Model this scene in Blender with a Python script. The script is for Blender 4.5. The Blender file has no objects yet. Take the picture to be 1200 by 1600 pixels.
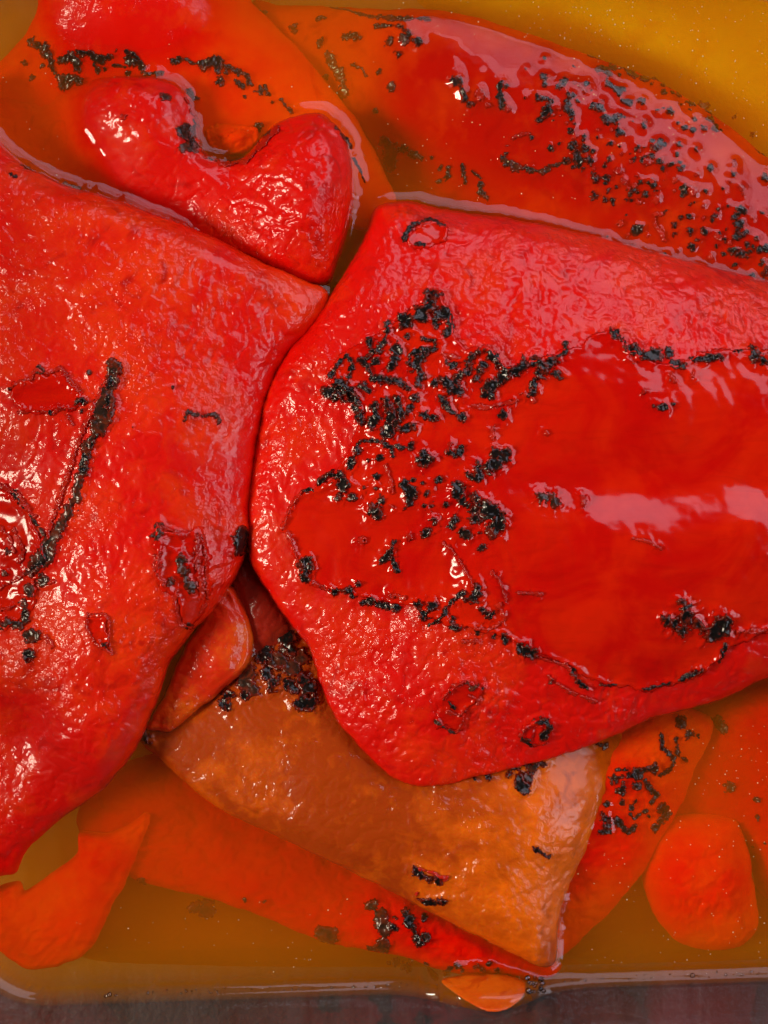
import bpy, math
import numpy as np

# ------------------------------------------------------------------ camera, light, exposure
# Layout unit: 1 u = 0.15 mm (one pixel of the 1200x1600 photograph at the juice level z = 0)
S = 0.00015
D = 3200.0                       # camera height above the juice, in u
sc = bpy.context.scene
cam_d = bpy.data.cameras.new("camera"); cam = bpy.data.objects.new("camera", cam_d)
sc.collection.objects.link(cam); sc.camera = cam
cam.location = (0, 0, D * S); cam.rotation_euler = (0, 0, 0)
cam_d.sensor_fit = 'VERTICAL'; cam_d.angle = 2 * math.atan(800.0 / D)
cam_d.clip_start = 0.01; cam_d.clip_end = 50.0

world = bpy.data.worlds.new("World"); sc.world = world; world.use_nodes = True
bg = world.node_tree.nodes["Background"]
bg.inputs[0].default_value = (1.0, 0.68, 0.46, 1); bg.inputs[1].default_value = 0.08

def area_light(name, az, zen, dist, sx, sy, radiance, col):
    """az: degrees clockwise from the top of the picture, zen: degrees from straight up"""
    l = bpy.data.lights.new(name, 'AREA'); l.shape = 'RECTANGLE'; l.size = sx; l.size_y = sy
    l.energy = radiance * math.pi * sx * sy; l.color = col
    o = bpy.data.objects.new(name, l); sc.collection.objects.link(o)
    a, t = math.radians(az), math.radians(zen)
    d = (math.sin(a) * math.sin(t), math.cos(a) * math.sin(t), math.cos(t))
    o.location = tuple(dist * k for k in d)
    from mathutils import Vector
    o.rotation_euler = Vector(d).to_track_quat('Z', 'Y').to_euler()
    return o
area_light("window_light", 38, 54, 0.55, 0.92, 0.33, 2.9, (0.86, 0.84, 1.0))
area_light("side_window_light", 102, 58, 0.8, 0.30, 0.36, 5.0, (0.84, 0.88, 1.0))
area_light("warm_light", 262, 55, 1.0, 0.24, 0.24, 50.0, (1.0, 0.86, 0.66))

sc.view_settings.view_transform = 'Standard'; sc.view_settings.look = 'None'
sc.view_settings.exposure = -0.04; sc.view_settings.gamma = 1.0
sc.view_settings.use_curve_mapping = False
cy = sc.cycles
cy.use_denoising = True
cy.max_bounces = 12; cy.diffuse_bounces = 3; cy.glossy_bounces = 4; cy.transmission_bounces = 6
cy.volume_bounces = 7; cy.transparent_max_bounces = 24
cy.caustics_reflective = False; cy.caustics_refractive = False
cy.sample_clamp_indirect = 4.0
cy.use_adaptive_sampling = True; cy.adaptive_threshold = 0.03

# ------------------------------------------------------------------ numeric helpers
def W(px, py, z=0.0):
    """photograph pixel at height z (u) -> place in the scene (u)"""
    k = (D - np.asarray(z, float)) / D
    return (np.asarray(px, float) - 600.0) * k, (800.0 - np.asarray(py, float)) * k

_tabs = {}
def vnoise(x, y, seed=0):
    if seed not in _tabs:
        _tabs[seed] = np.random.RandomState(seed + 11).rand(256, 256) * 2 - 1
    T = _tabs[seed]
    xi = np.floor(x).astype(int); yi = np.floor(y).astype(int)
    fx = x - xi; fy = y - yi
    fx = fx * fx * fx * (fx * (fx * 6 - 15) + 10); fy = fy * fy * fy * (fy * (fy * 6 - 15) + 10)
    a = T[xi & 255, yi & 255]; b = T[(xi + 1) & 255, yi & 255]
    c = T[xi & 255, (yi + 1) & 255]; d = T[(xi + 1) & 255, (yi + 1) & 255]
    return (a * (1 - fx) + b * fx) * (1 - fy) + (c * (1 - fx) + d * fx) * fy
def fbm(x, y, size, octv=3, seed=0, gain=0.5):
    r = np.zeros(np.broadcast(x, y).shape); a = 1.0; s = 1.0 / size
    ca, sa = math.cos(0.6), math.sin(0.6)
    for k in range(octv):
        xr, yr = (x * ca - y * sa), (x * sa + y * ca)
        x, y = xr, yr
        r = r + a * vnoise(x * s + 17.3 * k, y * s + 5.1 * k, seed + k); a *= gain; s *= 2.03
    return r

def tps(pts):
    """thin-plate surface through (x, y, z) points -> f(x, y)"""
    P = np.array(pts, float); n = len(P)
    if n < 3:
        z = P[:, 2].mean(); return lambda x, y: np.full(np.shape(x), z)
    def U(r2): return np.where(r2 > 0, r2 * np.log(np.maximum(r2, 1e-12)) * 0.5, 0.0)
    c = P[:, :2].mean(0); q = (P[:, :2] - c) / 300.0
    K = U(((q[:, None] - q[None]) ** 2).sum(-1)) + 0.002 * np.eye(n)
    A = np.zeros((n + 3, n + 3)); A[:n, :n] = K
    A[:n, n] = 1; A[:n, n + 1:] = q; A[n, :n] = 1; A[n + 1:, :n] = q.T
    b = np.zeros(n + 3); b[:n] = P[:, 2]
    w = np.linalg.solve(A, b)
    def f(x, y):
        X = (np.asarray(x, float) - c[0]) / 300.0; Y = (np.asarray(y, float) - c[1]) / 300.0
        r = w[n] + w[n + 1] * X + w[n + 2] * Y
        for i in range(n):
            r = r + w[i] * U((X - q[i, 0]) ** 2 + (Y - q[i, 1]) ** 2)
        return r
    return f

def spline(pts, per=8, closed=True):
    P = np.array(pts, float); n = len(P); out = []
    rng = range(n) if closed else range(n - 1)
    for i in rng:
        if closed: p0, p1, p2, p3 = P[i - 1], P[i], P[(i + 1) % n], P[(i + 2) % n]
        else: p0, p1, p2, p3 = P[max(i - 1, 0)], P[i], P[i + 1], P[min(i + 2, n - 1)]
        for t in np.arange(per) / per:
            out.append(0.5 * (2 * p1 + (p2 - p0) * t + (2 * p0 - 5 * p1 + 4 * p2 - p3) * t * t + (3 * p1 - p0 - 3 * p2 + p3) * t ** 3))
    if not closed: out.append(P[-1])
    return np.array(out)

def seg_dist(X, Y, poly, closed=True):
    best = np.full(X.shape, 1e12); tt = np.zeros(X.shape); n = len(poly)
    m = n if closed else n - 1
    for i in range(m):
        a = poly[i]; b = poly[(i + 1) % n]; dx, dy = b - a; L = dx * dx + dy * dy + 1e-9
        t = np.clip(((X - a[0]) * dx + (Y - a[1]) * dy) / L, 0, 1)
        d = (X - a[0] - t * dx) ** 2 + (Y - a[1] - t * dy) ** 2
        u = d < best; best = np.where(u, d, best); tt = np.where(u, (i + t) / max(m, 1), tt)
    return np.sqrt(best), tt
def sdf_poly(X, Y, poly):
    d, _ = seg_dist(X, Y, poly)
    ins = np.zeros(X.shape, bool); n = len(poly)
    for i in range(n):
        x1, y1 = poly[i]; x2, y2 = poly[(i + 1) % n]
        if y1 == y2: continue
        c = ((y1 > Y) != (y2 > Y)) & (X < (x2 - x1) * (Y - y1) / (y2 - y1) + x1)
        ins ^= c
    return np.where(ins, -d, d)

class Field:
    """a height map on a regular grid, read back anywhere"""
    def __init__(s, x0, y0, st, Z): s.x0, s.y0, s.st, s.Z = x0, y0, st, Z
    def __call__(s, x, y):
        u = np.clip((np.asarray(x, float) - s.x0) / s.st, 0, s.Z.shape[1] - 1.001)
        v = np.clip((np.asarray(y, float) - s.y0) / s.st, 0, s.Z.shape[0] - 1.001)
        i = u.astype(int); j = v.astype(int); f = u - i; g = v - j; Z = s.Z
        return (Z[j, i] * (1 - f) + Z[j, i + 1] * f) * (1 - g) + (Z[j + 1, i] * (1 - f) + Z[j + 1, i + 1] * f) * g

def blur(A, n=1):
    for _ in range(n):
        P = np.pad(A, 1, mode='edge')
        A = (P[1:-1, 1:-1] * 4 + (P[:-2, 1:-1] + P[2:, 1:-1] + P[1:-1, :-2] + P[1:-1, 2:]) * 2 + P[:-2, :-2] + P[2:, 2:] + P[:-2, 2:] + P[2:, :-2]) / 16
    return A

def link_mesh(name, V, F, mat, parent=None, attrs=None, smooth=True):
    me = bpy.data.meshes.new(name)
    V = np.asarray(V, np.float32) * S
    F = np.asarray(F, np.int32); k = F.shape[1]
    me.vertices.add(len(V)); me.vertices.foreach_set("co", V.ravel())
    me.loops.add(F.size); me.loops.foreach_set("vertex_index", F.ravel())
    me.polygons.add(len(F)); me.polygons.foreach_set("loop_start", np.arange(0, F.size, k, dtype=np.int32))
    me.polygons.foreach_set("use_smooth", np.full(len(F), smooth))
    me.update(calc_edges=True)
    for nm, a in (attrs or {}).items():
        at = me.attributes.new(nm, 'FLOAT', 'POINT'); at.data.foreach_set("value", np.asarray(a, np.float32))
    me.validate()
    me.materials.append(mat)
    o = bpy.data.objects.new(name, me); sc.collection.objects.link(o)
    if parent is not None: o.parent = parent
    return o

def grid_solid(X, Y, sdf, ztop, zbot, zedge, st):
    """closed solid over the cells where sdf < 0; rim verts are pulled onto the outline"""
    c = (sdf[:-1, :-1] + sdf[1:, :-1] + sdf[:-1, 1:] + sdf[1:, 1:]) / 4 < 0
    cnt = np.zeros(sdf.shape, int)
    cnt[:-1, :-1] += c; cnt[1:, :-1] += c; cnt[:-1, 1:] += c; cnt[1:, 1:] += c
    used = cnt > 0; rim = used & (cnt < 4)
    rim[0, :] |= used[0, :]; rim[-1, :] |= used[-1, :]; rim[:, 0] |= used[:, 0]; rim[:, -1] |= used[:, -1]
    gy, gx = np.gradient(sdf, st); gl = np.sqrt(gx * gx + gy * gy) + 1e-6
    sh = np.clip(sdf, -1.6 * st, 1.6 * st)
    PX = np.where(rim, X - sh * gx / gl, X); PY = np.where(rim, Y - sh * gy / gl, Y)
    it = np.full(sdf.shape, -1); n = used.sum(); it[used] = np.arange(n)
    inner = used & ~rim; ib = it.copy(); m = inner.sum(); ib[inner] = n + np.arange(m)
    Vt = np.stack([PX[used], PY[used], np.where(rim, zedge, ztop)[used]], 1)
    Vb = np.stack([X[inner], Y[inner], zbot[inner]], 1)
    j, i = np.nonzero(c)
    Ft = np.stack([it[j, i], it[j, i + 1], it[j + 1, i + 1], it[j + 1, i]], 1)
    Fb = np.stack([ib[j, i], ib[j + 1, i], ib[j + 1, i + 1], ib[j, i + 1]], 1)
    # cells whose four corners are all on the rim would double up; keep the top only
    ok = (Fb >= n).any(1)
    return np.concatenate([Vt, Vb]), np.concatenate([Ft, Fb[ok]]), used, inner

# ------------------------------------------------------------------ materials
class NT:
    def __init__(s, name):
        s.m = bpy.data.materials.new(name); s.m.use_nodes = True; s.t = s.m.node_tree; s.t.nodes.clear()
        s.out = s.n('ShaderNodeOutputMaterial')
    def n(s, typ, **kw):
        nd = s.t.nodes.new(typ)
        for k, v in kw.items():
            if hasattr(nd, k) and k not in ('Scale',): setattr(nd, k, v)
        return nd
    def l(s, a, b): s.t.links.new(a, b)
    def val(s, sock, v):
        if hasattr(v, 'is_linked') or isinstance(v, bpy.types.NodeSocket): s.l(v, sock)
        else: sock.default_value = v
    def math(s, op, a, b=0.0, clamp=False):
        nd = s.n('ShaderNodeMath', operation=op); nd.use_clamp = clamp
        s.val(nd.inputs[0], a); s.val(nd.inputs[1], b); return nd.outputs[0]
    def mixc(s, f, a, b):
        nd = s.n('ShaderNodeMix', data_type='RGBA'); s.val(nd.inputs[0], f); s.val(nd.inputs[6], a); s.val(nd.inputs[7], b); return nd.outputs[2]
    def noise(s, co, px, detail=2.0, dist=0.0, rough=0.5):
        nd = s.n('ShaderNodeTexNoise'); s.l(co, nd.inputs['Vector']); nd.inputs['Scale'].default_value = 1.0 / (px * S)
        nd.inputs['Detail'].default_value = detail; nd.inputs['Distortion'].default_value = dist; nd.inputs['Roughness'].default_value = rough
        return nd.outputs[0]
    def voro(s, co, px, feat='SMOOTH_F1'):
        nd = s.n('ShaderNodeTexVoronoi', feature=feat); s.l(co, nd.inputs['Vector']); nd.inputs['Scale'].default_value = 1.0 / (px * S)
        if feat == 'SMOOTH_F1': nd.inputs['Smoothness'].default_value = 0.6
        return nd.outputs['Distance']
    def ramp(s, f, p0, p1):
        nd = s.n('ShaderNodeMapRange'); nd.interpolation_type = 'SMOOTHSTEP'; s.l(f, nd.inputs[0]); nd.inputs[1].default_value = p0; nd.inputs[2].default_value = p1
        return nd.outputs[0]
    def fres(s, ior, normal=None):
        g = s.n('ShaderNodeNewGeometry'); fr = s.n('ShaderNodeFresnel')
        io = s.math('ADD', ior, s.math('MULTIPLY', g.outputs['Backfacing'], 1.0 / ior - ior))
        s.l(io, fr.inputs[0])
        if normal is not None: s.l(normal, fr.inputs['Normal'])
        return fr.outputs[0]
    def co(s): return s.n('ShaderNodeTexCoord').outputs['Object']
    def attr(s, nm):
        nd = s.n('ShaderNodeAttribute'); nd.attribute_name = nm; return nd.outputs['Fac']

def c4(c): return (c[0], c[1], c[2], 1.0)

def flesh_mat(name, red, alt, deep, bump=1.0, rough=0.2, sss=0.25, mott=40.0, wet=1.0):
    """wet pepper flesh: attribute tint moves towards alt, attribute sleek damps the grain"""
    M = NT(name); co = M.co()
    p = M.n('ShaderNodeBsdfPrincipled')
    sleek = M.attr('sleek'); tint = M.attr('tint')
    big = M.ramp(M.noise(co, mott * 3, 3, 0.6), 0.36, 0.68)
    fine = M.ramp(M.noise(co, mott * 0.55, 4, 0.4, 0.62), 0.40, 0.70)
    t = M.math('ADD', tint, M.math('MULTIPLY', M.math('SUBTRACT', big, 0.5), 0.6), True)
    t = M.math('ADD', t, M.math('MULTIPLY', M.math('SUBTRACT', fine, 0.5), 0.30), True)
    col = M.mixc(t, c4(red), c4(alt))
    dk = M.ramp(M.noise(co, mott * 1.3, 3, 1.2), 0.56, 0.78)
    col = M.mixc(M.math('MULTIPLY', dk, 0.75), col, c4(deep))
    M.l(col, p.inputs['Base Color'])
    n1 = M.noise(co, 13, 2, 0.5, 0.55); v1 = M.voro(co, 15, 'F1'); n3 = M.noise(co, 42, 1, 0.0)
    n4 = M.noise(co, 5, 1, 0.0)
    h = M.math('ADD', M.math('MULTIPLY', n1, 0.9), M.math('MULTIPLY', v1, -0.55))
    h = M.math('ADD', h, M.math('MULTIPLY', n3, 0.55))
    h = M.math('ADD', h, M.math('MULTIPLY', n4, 0.26))
    patch = M.math('ADD', 0.32, M.math('MULTIPLY', M.ramp(M.noise(co, 120, 2), 0.38, 0.66), 0.85))
    rougher = M.math('MULTIPLY', M.math('SUBTRACT', 1.0, sleek, True), patch)
    h = M.math('MULTIPLY', h, rougher)
    soft = M.math('MULTIPLY', n3, 0.30)
    h = M.math('ADD', h, soft)
    b = M.n('ShaderNodeBump'); b.inputs['Strength'].default_value = 1.0
    b.inputs['Distance'].default_value = 6.0 * S * bump; M.l(h, b.inputs['Height']); M.l(b.outputs[0], p.inputs['Coat Normal'])
    mv = M.n('ShaderNodeMix', data_type='VECTOR'); mv.inputs[0].default_value = 0.42
    M.l(M.n('ShaderNodeNewGeometry').outputs['Normal'], mv.inputs[4]); M.l(b.outputs[0], mv.inputs[5]); M.l(mv.outputs[1], p.inputs['Normal'])
    M.l(M.math('MULTIPLY', M.attr('air'), wet), p.inputs['Coat Weight']); p.inputs['Coat IOR'].default_value = 1.35
    M.l(M.math('MULTIPLY', M.attr('air'), 0.15 * wet), p.inputs['Specular IOR Level'])
    r = M.math('ADD', rough * 0.6, M.math('MULTIPLY', n3, 0.06))
    r = M.math('SUBTRACT', r, M.math('MULTIPLY', sleek, rough * 0.2))
    M.l(r, p.inputs['Coat Roughness']); p.inputs['Roughness'].default_value = 0.45
    p.inputs['IOR'].default_value = 1.42
    p.inputs['Subsurface Weight'].default_value = sss
    p.inputs['Subsurface Radius'].default_value = (1.0, 0.22, 0.06); p.inputs['Subsurface Scale'].default_value = 20 * S
    M.l(p.outputs[0], M.out.inputs[0]); return M.m

def skin_mat(name, a, b_, rough=0.10):
    M = NT(name); co = M.co(); p = M.n('ShaderNodeBsdfPrincipled')
    f = M.ramp(M.noise(co, 120, 4, 1.0, 0.6), 0.35, 0.65)
    col = M.mixc(f, c4(a), c4(b_))
    mp = M.n('ShaderNodeMapping'); M.l(co, mp.inputs[0]); mp.inputs['Scale'].default_value = (0.22, 1, 1); mp.inputs['Rotation'].default_value = (0, 0, 0.12)
    st = M.ramp(M.noise(mp.outputs[0], 24, 4, 0.8, 0.65), 0.45, 0.72)
    col = M.mixc(M.math('MULTIPLY', st, 0.26), col, c4((a[0] * 0.62, a[1] * 0.6, a[2] * 0.6)))
    M.l(col, p.inputs['Base Color'])
    h = M.math('ADD', M.math('MULTIPLY', M.noise(co, 60, 2, 0.3), 1.0), M.math('MULTIPLY', M.noise(co, 9, 2), 0.05))
    b = M.n('ShaderNodeBump'); b.inputs['Strength'].default_value = 1.0; b.inputs['Distance'].default_value = 3.0 * S
    M.l(h, b.inputs['Height']); M.l(b.outputs[0], p.inputs['Normal'])
    M.val(p.inputs['Roughness'], M.math('ADD', rough, M.math('MULTIPLY', M.noise(co, 40, 3), 0.08)))
    p.inputs['IOR'].default_value = 1.42
    p.inputs['Subsurface Weight'].default_value = 0.15
    p.inputs['Subsurface Radius'].default_value = (1.0, 0.2, 0.05); p.inputs['Subsurface Scale'].default_value = 10 * S
    M.l(p.outputs[0], M.out.inputs[0]); return M.m

def char_mat(name, dark, brown, amt):
    M = NT(name); co = M.co(); p = M.n('ShaderNodeBsdfPrincipled')
    f = M.ramp(M.noise(co, 14, 3, 0.6, 0.6), 0.58 - 0.22 * amt, 0.80 - 0.1 * amt)
    core = M.mixc(f, c4(dark), c4(brown))
    e = M.math('ADD', M.attr('core'), M.math('MULTIPLY', M.math('SUBTRACT', M.noise(co, 9, 2), 0.5), 1.1))
    M.l(M.mixc(M.ramp(e, 0.15, 0.95), (0.16, 0.010, 0.003, 1), core), p.inputs['Base Color'])
    h = M.math('ADD', M.noise(co, 14, 3, 0.8, 0.6), M.math('MULTIPLY', M.voro(co, 11, 'F1'), 0.35))
    b = M.n('ShaderNodeBump'); b.inputs['Strength'].default_value = 1.0; b.inputs['Distance'].default_value = 1.5 * S
    M.l(h, b.inputs['Height']); M.l(b.outputs[0], p.inputs['Normal'])
    M.val(p.inputs['Roughness'], M.math('ADD', 0.10, M.math('MULTIPLY', M.noise(co, 18, 3), 0.35)))
    p.inputs['IOR'].default_value = 1.5; p.inputs['Coat Weight'].default_value = 0.3; p.inputs['Coat Roughness'].default_value = 0.06; p.inputs['Specular IOR Level'].default_value = 0.2
    M.l(p.outputs[0], M.out.inputs[0]); return M.m

RED = (0.70, 0.003, 0.0005); ORNG = (0.80, 0.040, 0.001); DEEP = (0.42, 0.001, 0.0005)
m_red = flesh_mat("peeled_red_flesh", RED, ORNG, DEEP, 0.85, 0.19)
m_sub = flesh_mat("submerged_orange_flesh", (0.84, 0.005, 0.0005), (0.92, 0.065, 0.001), (0.74, 0.004, 0.0005), 0.9, 0.3, 0.3, 45, 0.0)
m_subw = flesh_mat("breaking_orange_flesh", (0.84, 0.005, 0.0005), (0.92, 0.065, 0.001), (0.74, 0.004, 0.0005), 0.9, 0.2, 0.3, 45, 0.7)
m_subr = flesh_mat("submerged_red_flesh", (0.66, 0.002, 0.0005), (0.76, 0.016, 0.001), (0.52, 0.0015, 0.0005), 0.9, 0.3, 0.3, 45, 0.0)
m_org = flesh_mat("peeled_orange_flesh", (0.40, 0.046, 0.0005), (0.86, 0.150, 0.001), (0.34, 0.034, 0.0005), 0.85, 0.17, 0.3)
m_added_gold = flesh_mat("added_deep_gold", (0.86, 0.36, 0.004), (0.92, 0.50, 0.006), (0.80, 0.28, 0.003), 0.3, 0.3, 0.1, 90, 0.0)
m_added_brown = flesh_mat("added_deep_brown_red", (0.34, 0.030, 0.002), (0.44, 0.055, 0.003), (0.26, 0.018, 0.002), 0.3, 0.3, 0.1, 90, 0.0)
m_lump = flesh_mat("orange_red_flesh", (0.62, 0.022, 0.002), (0.74, 0.12, 0.004), (0.46, 0.008, 0.001), 0.8, 0.18, 0.3, 25)
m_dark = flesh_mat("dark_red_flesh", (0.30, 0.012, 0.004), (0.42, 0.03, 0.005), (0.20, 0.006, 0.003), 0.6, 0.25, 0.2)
m_dskin = flesh_mat("glossy_red_skin", (0.52, 0.004, 0.0005), (0.72, 0.045, 0.001), (0.40, 0.002, 0.0005), 0.4, 0.16, 0.2, 55, 0.12)
m_skin = skin_mat("red_skin_film", (0.56, 0.002, 0.0005), (0.66, 0.012, 0.0005))
m_char = char_mat("charred_skin", (0.004, 0.0035, 0.0035), (0.020, 0.007, 0.004), 0.5)
m_charb = char_mat("brown_charred_skin", (0.020, 0.011, 0.007), (0.13, 0.020, 0.006), 0.9)
m_curl = skin_mat("curled_red_skin", (0.36, 0.008, 0.004), (0.52, 0.02, 0.008), 0.10)

# ------------------------------------------------------------------ builders
objs_top = []        # (Field, film) of every pepper, for the juice surface
flake_marks = []     # (x, y, r) of the larger flakes near the juice level

def tag(o, label, cat, group=None, kind=None):
    if label: o["label"] = label
    if cat: o["category"] = cat
    if group: o["group"] = group
    if kind: o["kind"] = kind
    return o

def stroke_sdf(X, Y, poly, hw, seed):
    if len(poly) == 1:
        d = np.hypot(X - poly[0][0], Y - poly[0][1]); t = np.full(X.shape, 0.5)
    else:
        d, t = seg_dist(X, Y, poly, False)
    n = fbm(X, Y, max(hw * 1.5, 4), 3, seed % 23)
    prof = 1.02 + 0.5 * vnoise(t * (2 + len(poly)) + seed * 0.37, t * 0 + seed * 0.91, 3)
    n2 = np.abs(fbm(X, Y, max(hw * 0.55, 3.0), 2, (seed + 9) % 23)) - 0.35
    return d - hw * np.clip(prof, 0.6, 1.5) * 1.22 + n * hw * 0.62 + n2 * min(hw, 8) * 0.75

class Pepper:
    def __init__(s, name, label, cat, outline, zedge, top, mat, R=45, under=28, st=2.5, rag=1.5, disp=0.0, tints=None, sleek=None,
                 film=None, group=None, flakes=(), patches=(), seed=1, emergent=True):
        s.seed = seed; s.film = film
        oz = tps([(a, b, c) for a, b, c in zedge]) if isinstance(zedge, list) else (lambda x, y: np.full(np.shape(x), float(zedge)))
        sp = spline(outline, 8); ze = oz(sp[:, 0], sp[:, 1])
        ox, oy = W(sp[:, 0], sp[:, 1], ze); poly = np.stack([ox, oy], 1)
        x0, x1 = ox.min() - 4 * st, ox.max() + 4 * st; y0, y1 = oy.min() - 4 * st, oy.max() + 4 * st
        gx = np.arange(x0, x1, st); gy = np.arange(y0, y1, st); X, Y = np.meshgrid(gx, gy)
        sdf = sdf_poly(X, Y, poly) + rag * fbm(X, Y, 26, 3, seed)
        zt = tps([(*[float(v) for v in W(a, b, c)], c) for a, b, c in top])(X, Y)
        zef = tps([(*[float(v) for v in W(a, b, c)], c) for a, b, c in zedge])(X, Y) if isinstance(zedge, list) else np.full(X.shape, float(zedge))
        q = np.clip(-sdf / R, 0, 1); prof = np.sqrt(1 - (1 - q) ** 2)
        pb = blur(prof, 40); wq = np.clip((q - 0.2) / 0.5, 0, 1); wq = wq * wq * (3 - 2 * wq); prof = prof + (np.minimum(pb, 1) - prof) * wq
        zt = np.maximum(zt, zef + 4)
        Z = zef + (zt - zef) * prof
        s.x0, s.y0, s.st, s.X, s.Y, s.sdf = x0, y0, st, X, Y, sdf
        s.field = Field(x0, y0, st, Z)
        # sleek (skin-like) areas and tints, given as blobs (px, py, radius, value)
        def blobs(lst, base=0.0):
            A = np.full(X.shape, base)
            for (a, b, r, v) in (lst or []):
                zz = float(s.field(*W(a, b, 30))); wx, wy = W(a, b, zz)
                A = A + v * np.exp(-(((X - wx) ** 2 + (Y - wy) ** 2) / (r * r)) ** 1.5)
            return np.clip(A, 0, 1)
        SL = blobs([b for b in (sleek or []) if len(b) == 4], next((b[0] for b in (sleek or []) if len(b) == 1), 0.0))
        TN = blobs([b for b in (tints or []) if len(b) == 4], next((b[0] for b in (tints or []) if len(b) == 1), 0.15))
        # flesh relief in real geometry
        if disp:
            wmask = np.clip(fbm(X, Y, 130, 2, seed + 21) * 1.6 + 0.1, 0, 1)
            th = 0.9 + 0.5 * seed; wp = 22 * fbm(X, Y, 80, 2, seed + 25)
            ux = X * np.cos(th) + Y * np.sin(th); uy = -X * np.sin(th) + Y * np.cos(th) + wp
            wr = 1 - np.abs(fbm(ux * 0.28, uy, 13, 2, seed + 27)) * 2.2
            rel = fbm(X, Y, 34, 3, seed + 3) * 0.9 + fbm(X, Y, 90, 2, seed + 9) * 2.4 + fbm(X, Y, 210, 2, seed + 15) * 5.0 + wmask * wr * 1.1
            cell = np.abs(fbm(X + 6 * fbm(X, Y, 20, 2, seed + 5), Y, 17, 2, seed + 6))
            Z = Z + disp * (1 - 0.8 * SL) * prof * (rel - 2.4 * np.clip(0.35 - cell, 0, 1) * 2.0)
            s.field.Z = Z
        # flakes and patches: where they lie
        root = None
        if flakes or patches:
            root = bpy.data.objects.new(name, None); sc.collection.objects.link(root); root.empty_display_size = 0.01
            cx, cyy = ox.mean(), oy.mean()
            s.off = np.array([cx, cyy, float(np.min(zef)) - under]); root.location = tuple(s.off * S)
        else: s.off = np.zeros(3)
        s.root = root
        fl = []
        for k, (pts, hw, kind) in enumerate(flakes):
            P = np.array(pts, float).reshape(-1, 2); zz = np.zeros(len(P))
            for _ in range(3):
                wx, wy = W(P[:, 0], P[:, 1], zz); zz = s.field(wx, wy)
            fl.append((np.stack([wx, wy], 1), hw, kind, zz.mean()))
        # juice gathers round every flake: a low swelling of the wet surface
        swell = np.zeros(X.shape)
        for k, (P, hw, kind, zm) in enumerate(fl):
            pad = hw + 26
            i0 = max(int((P[:, 0].min() - pad - x0) / st), 0); i1 = min(int((P[:, 0].max() + pad - x0) / st) + 1, X.shape[1])
            j0 = max(int((P[:, 1].min() - pad - y0) / st), 0); j1 = min(int((P[:, 1].max() + pad - y0) / st) + 1, X.shape[0])
            if i1 - i0 < 2 or j1 - j0 < 2: continue
            d = stroke_sdf(X[j0:j1, i0:i1], Y[j0:j1, i0:i1], P, hw, seed * 31 + k)
            sw = min(4.4, hw * 0.55) * np.exp(-(np.maximum(d, 0) / 5.5) ** 2)
            swell[j0:j1, i0:i1] = np.maximum(swell[j0:j1, i0:i1], sw)
            if film is not None or abs(zm) < 25: flake_marks.append((P, hw, seed * 31 + k, zm))
        s.dens = Field(x0, y0, st, np.clip(blur((swell > 1.0).astype(float), 14) * 1.6, 0, 1))
        s.swell = Field(x0, y0, st, swell)
        Z = Z + swell * (q > 0.02)
        s.field.Z = Z
        V, F, used, inner = grid_solid(X, Y, sdf, Z, zef - under * prof, zef, st)
        AIR = np.clip((Z + 2) / 10, 0, 1)      # only what stands out of the juice has a wet film in air
        at = {"air": np.concatenate([AIR[used], AIR[inner]]), "sleek": np.concatenate([SL[used], SL[inner]]), "tint": np.concatenate([TN[used], TN[inner]])}
        s.body = link_mesh("flesh" if root else name, V - s.off, F, mat, root, at)
        if root:
            s.body["label"] = "flesh of the pepper"
            del s.body["label"]
        tag(root or s.body, label, cat, group)
        # union of heights for the juice
        Zu = np.where(sdf < 0, Z, -400.0); objs_top.append((Field(x0, y0, st, Zu), film, emergent))
        for (pp, lift, pm) in patches: s.patch(pp, lift, pm)
        for k, (P, hw, kind, zm) in enumerate(fl): s.flake(P, hw, kind, seed * 31 + k)

    def patch(s, outline, lift, mat):
        P = np.array(outline, float); zz = np.zeros(len(P)) + 60
        for _ in range(3):
            wx, wy = W(P[:, 0], P[:, 1], zz); zz = s.field(wx, wy)
        poly = spline(np.stack([wx, wy], 1), 6); st = 2.5
        gx = np.arange(poly[:, 0].min() - 12, poly[:, 0].max() + 12, st); gy = np.arange(poly[:, 1].min() - 12, poly[:, 1].max() + 12, st)
        X, Y = np.meshgrid(gx, gy)
        sdf = sdf_poly(X, Y, poly) + 5.0 * fbm(X, Y, 30, 4, s.seed + 40, 0.7)
        host = Field(s.x0, s.y0, s.st, s.sdf)(X, Y); sdf = np.maximum(sdf, host + 6)
        zs = Field(s.x0, s.y0, s.st, blur(s.field.Z - s.swell.Z, 3))(X, Y) + s.swell(X, Y)
        roll = np.exp(-((sdf + 4.5) / 3.2) ** 2) * (1.2 + 1.6 * np.clip(fbm(X, Y, 30, 2, s.seed + 44) + 0.2, 0, 1))
        wx_ = X + 9 * fbm(X, Y, 26, 2, s.seed + 60); wy_ = Y + 9 * fbm(X, Y, 26, 2, s.seed + 63)
        crk = np.clip(0.24 - np.abs(fbm(wx_, wy_, 22, 2, s.seed + 66)), 0, 1) / 0.24
        top = zs + lift + roll * 1.7 + 4.2 * crk ** 1.3 * s.dens(X, Y)
        V, F, _, _ = grid_solid(X, Y, sdf, top, zs - 3, zs - 1.0, st)
        link_mesh("skin_patch", V - s.off, F, mat, s.root)
        A = Field(gx[0], gy[0], st, np.where(sdf < -1, top, -1e3))(s.X, s.Y)
        inb = (s.X > gx[0]) & (s.X < gx[-1]) & (s.Y > gy[0]) & (s.Y < gy[-1])
        s.field.Z = np.where(inb, np.maximum(s.field.Z, A), s.field.Z)

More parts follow.
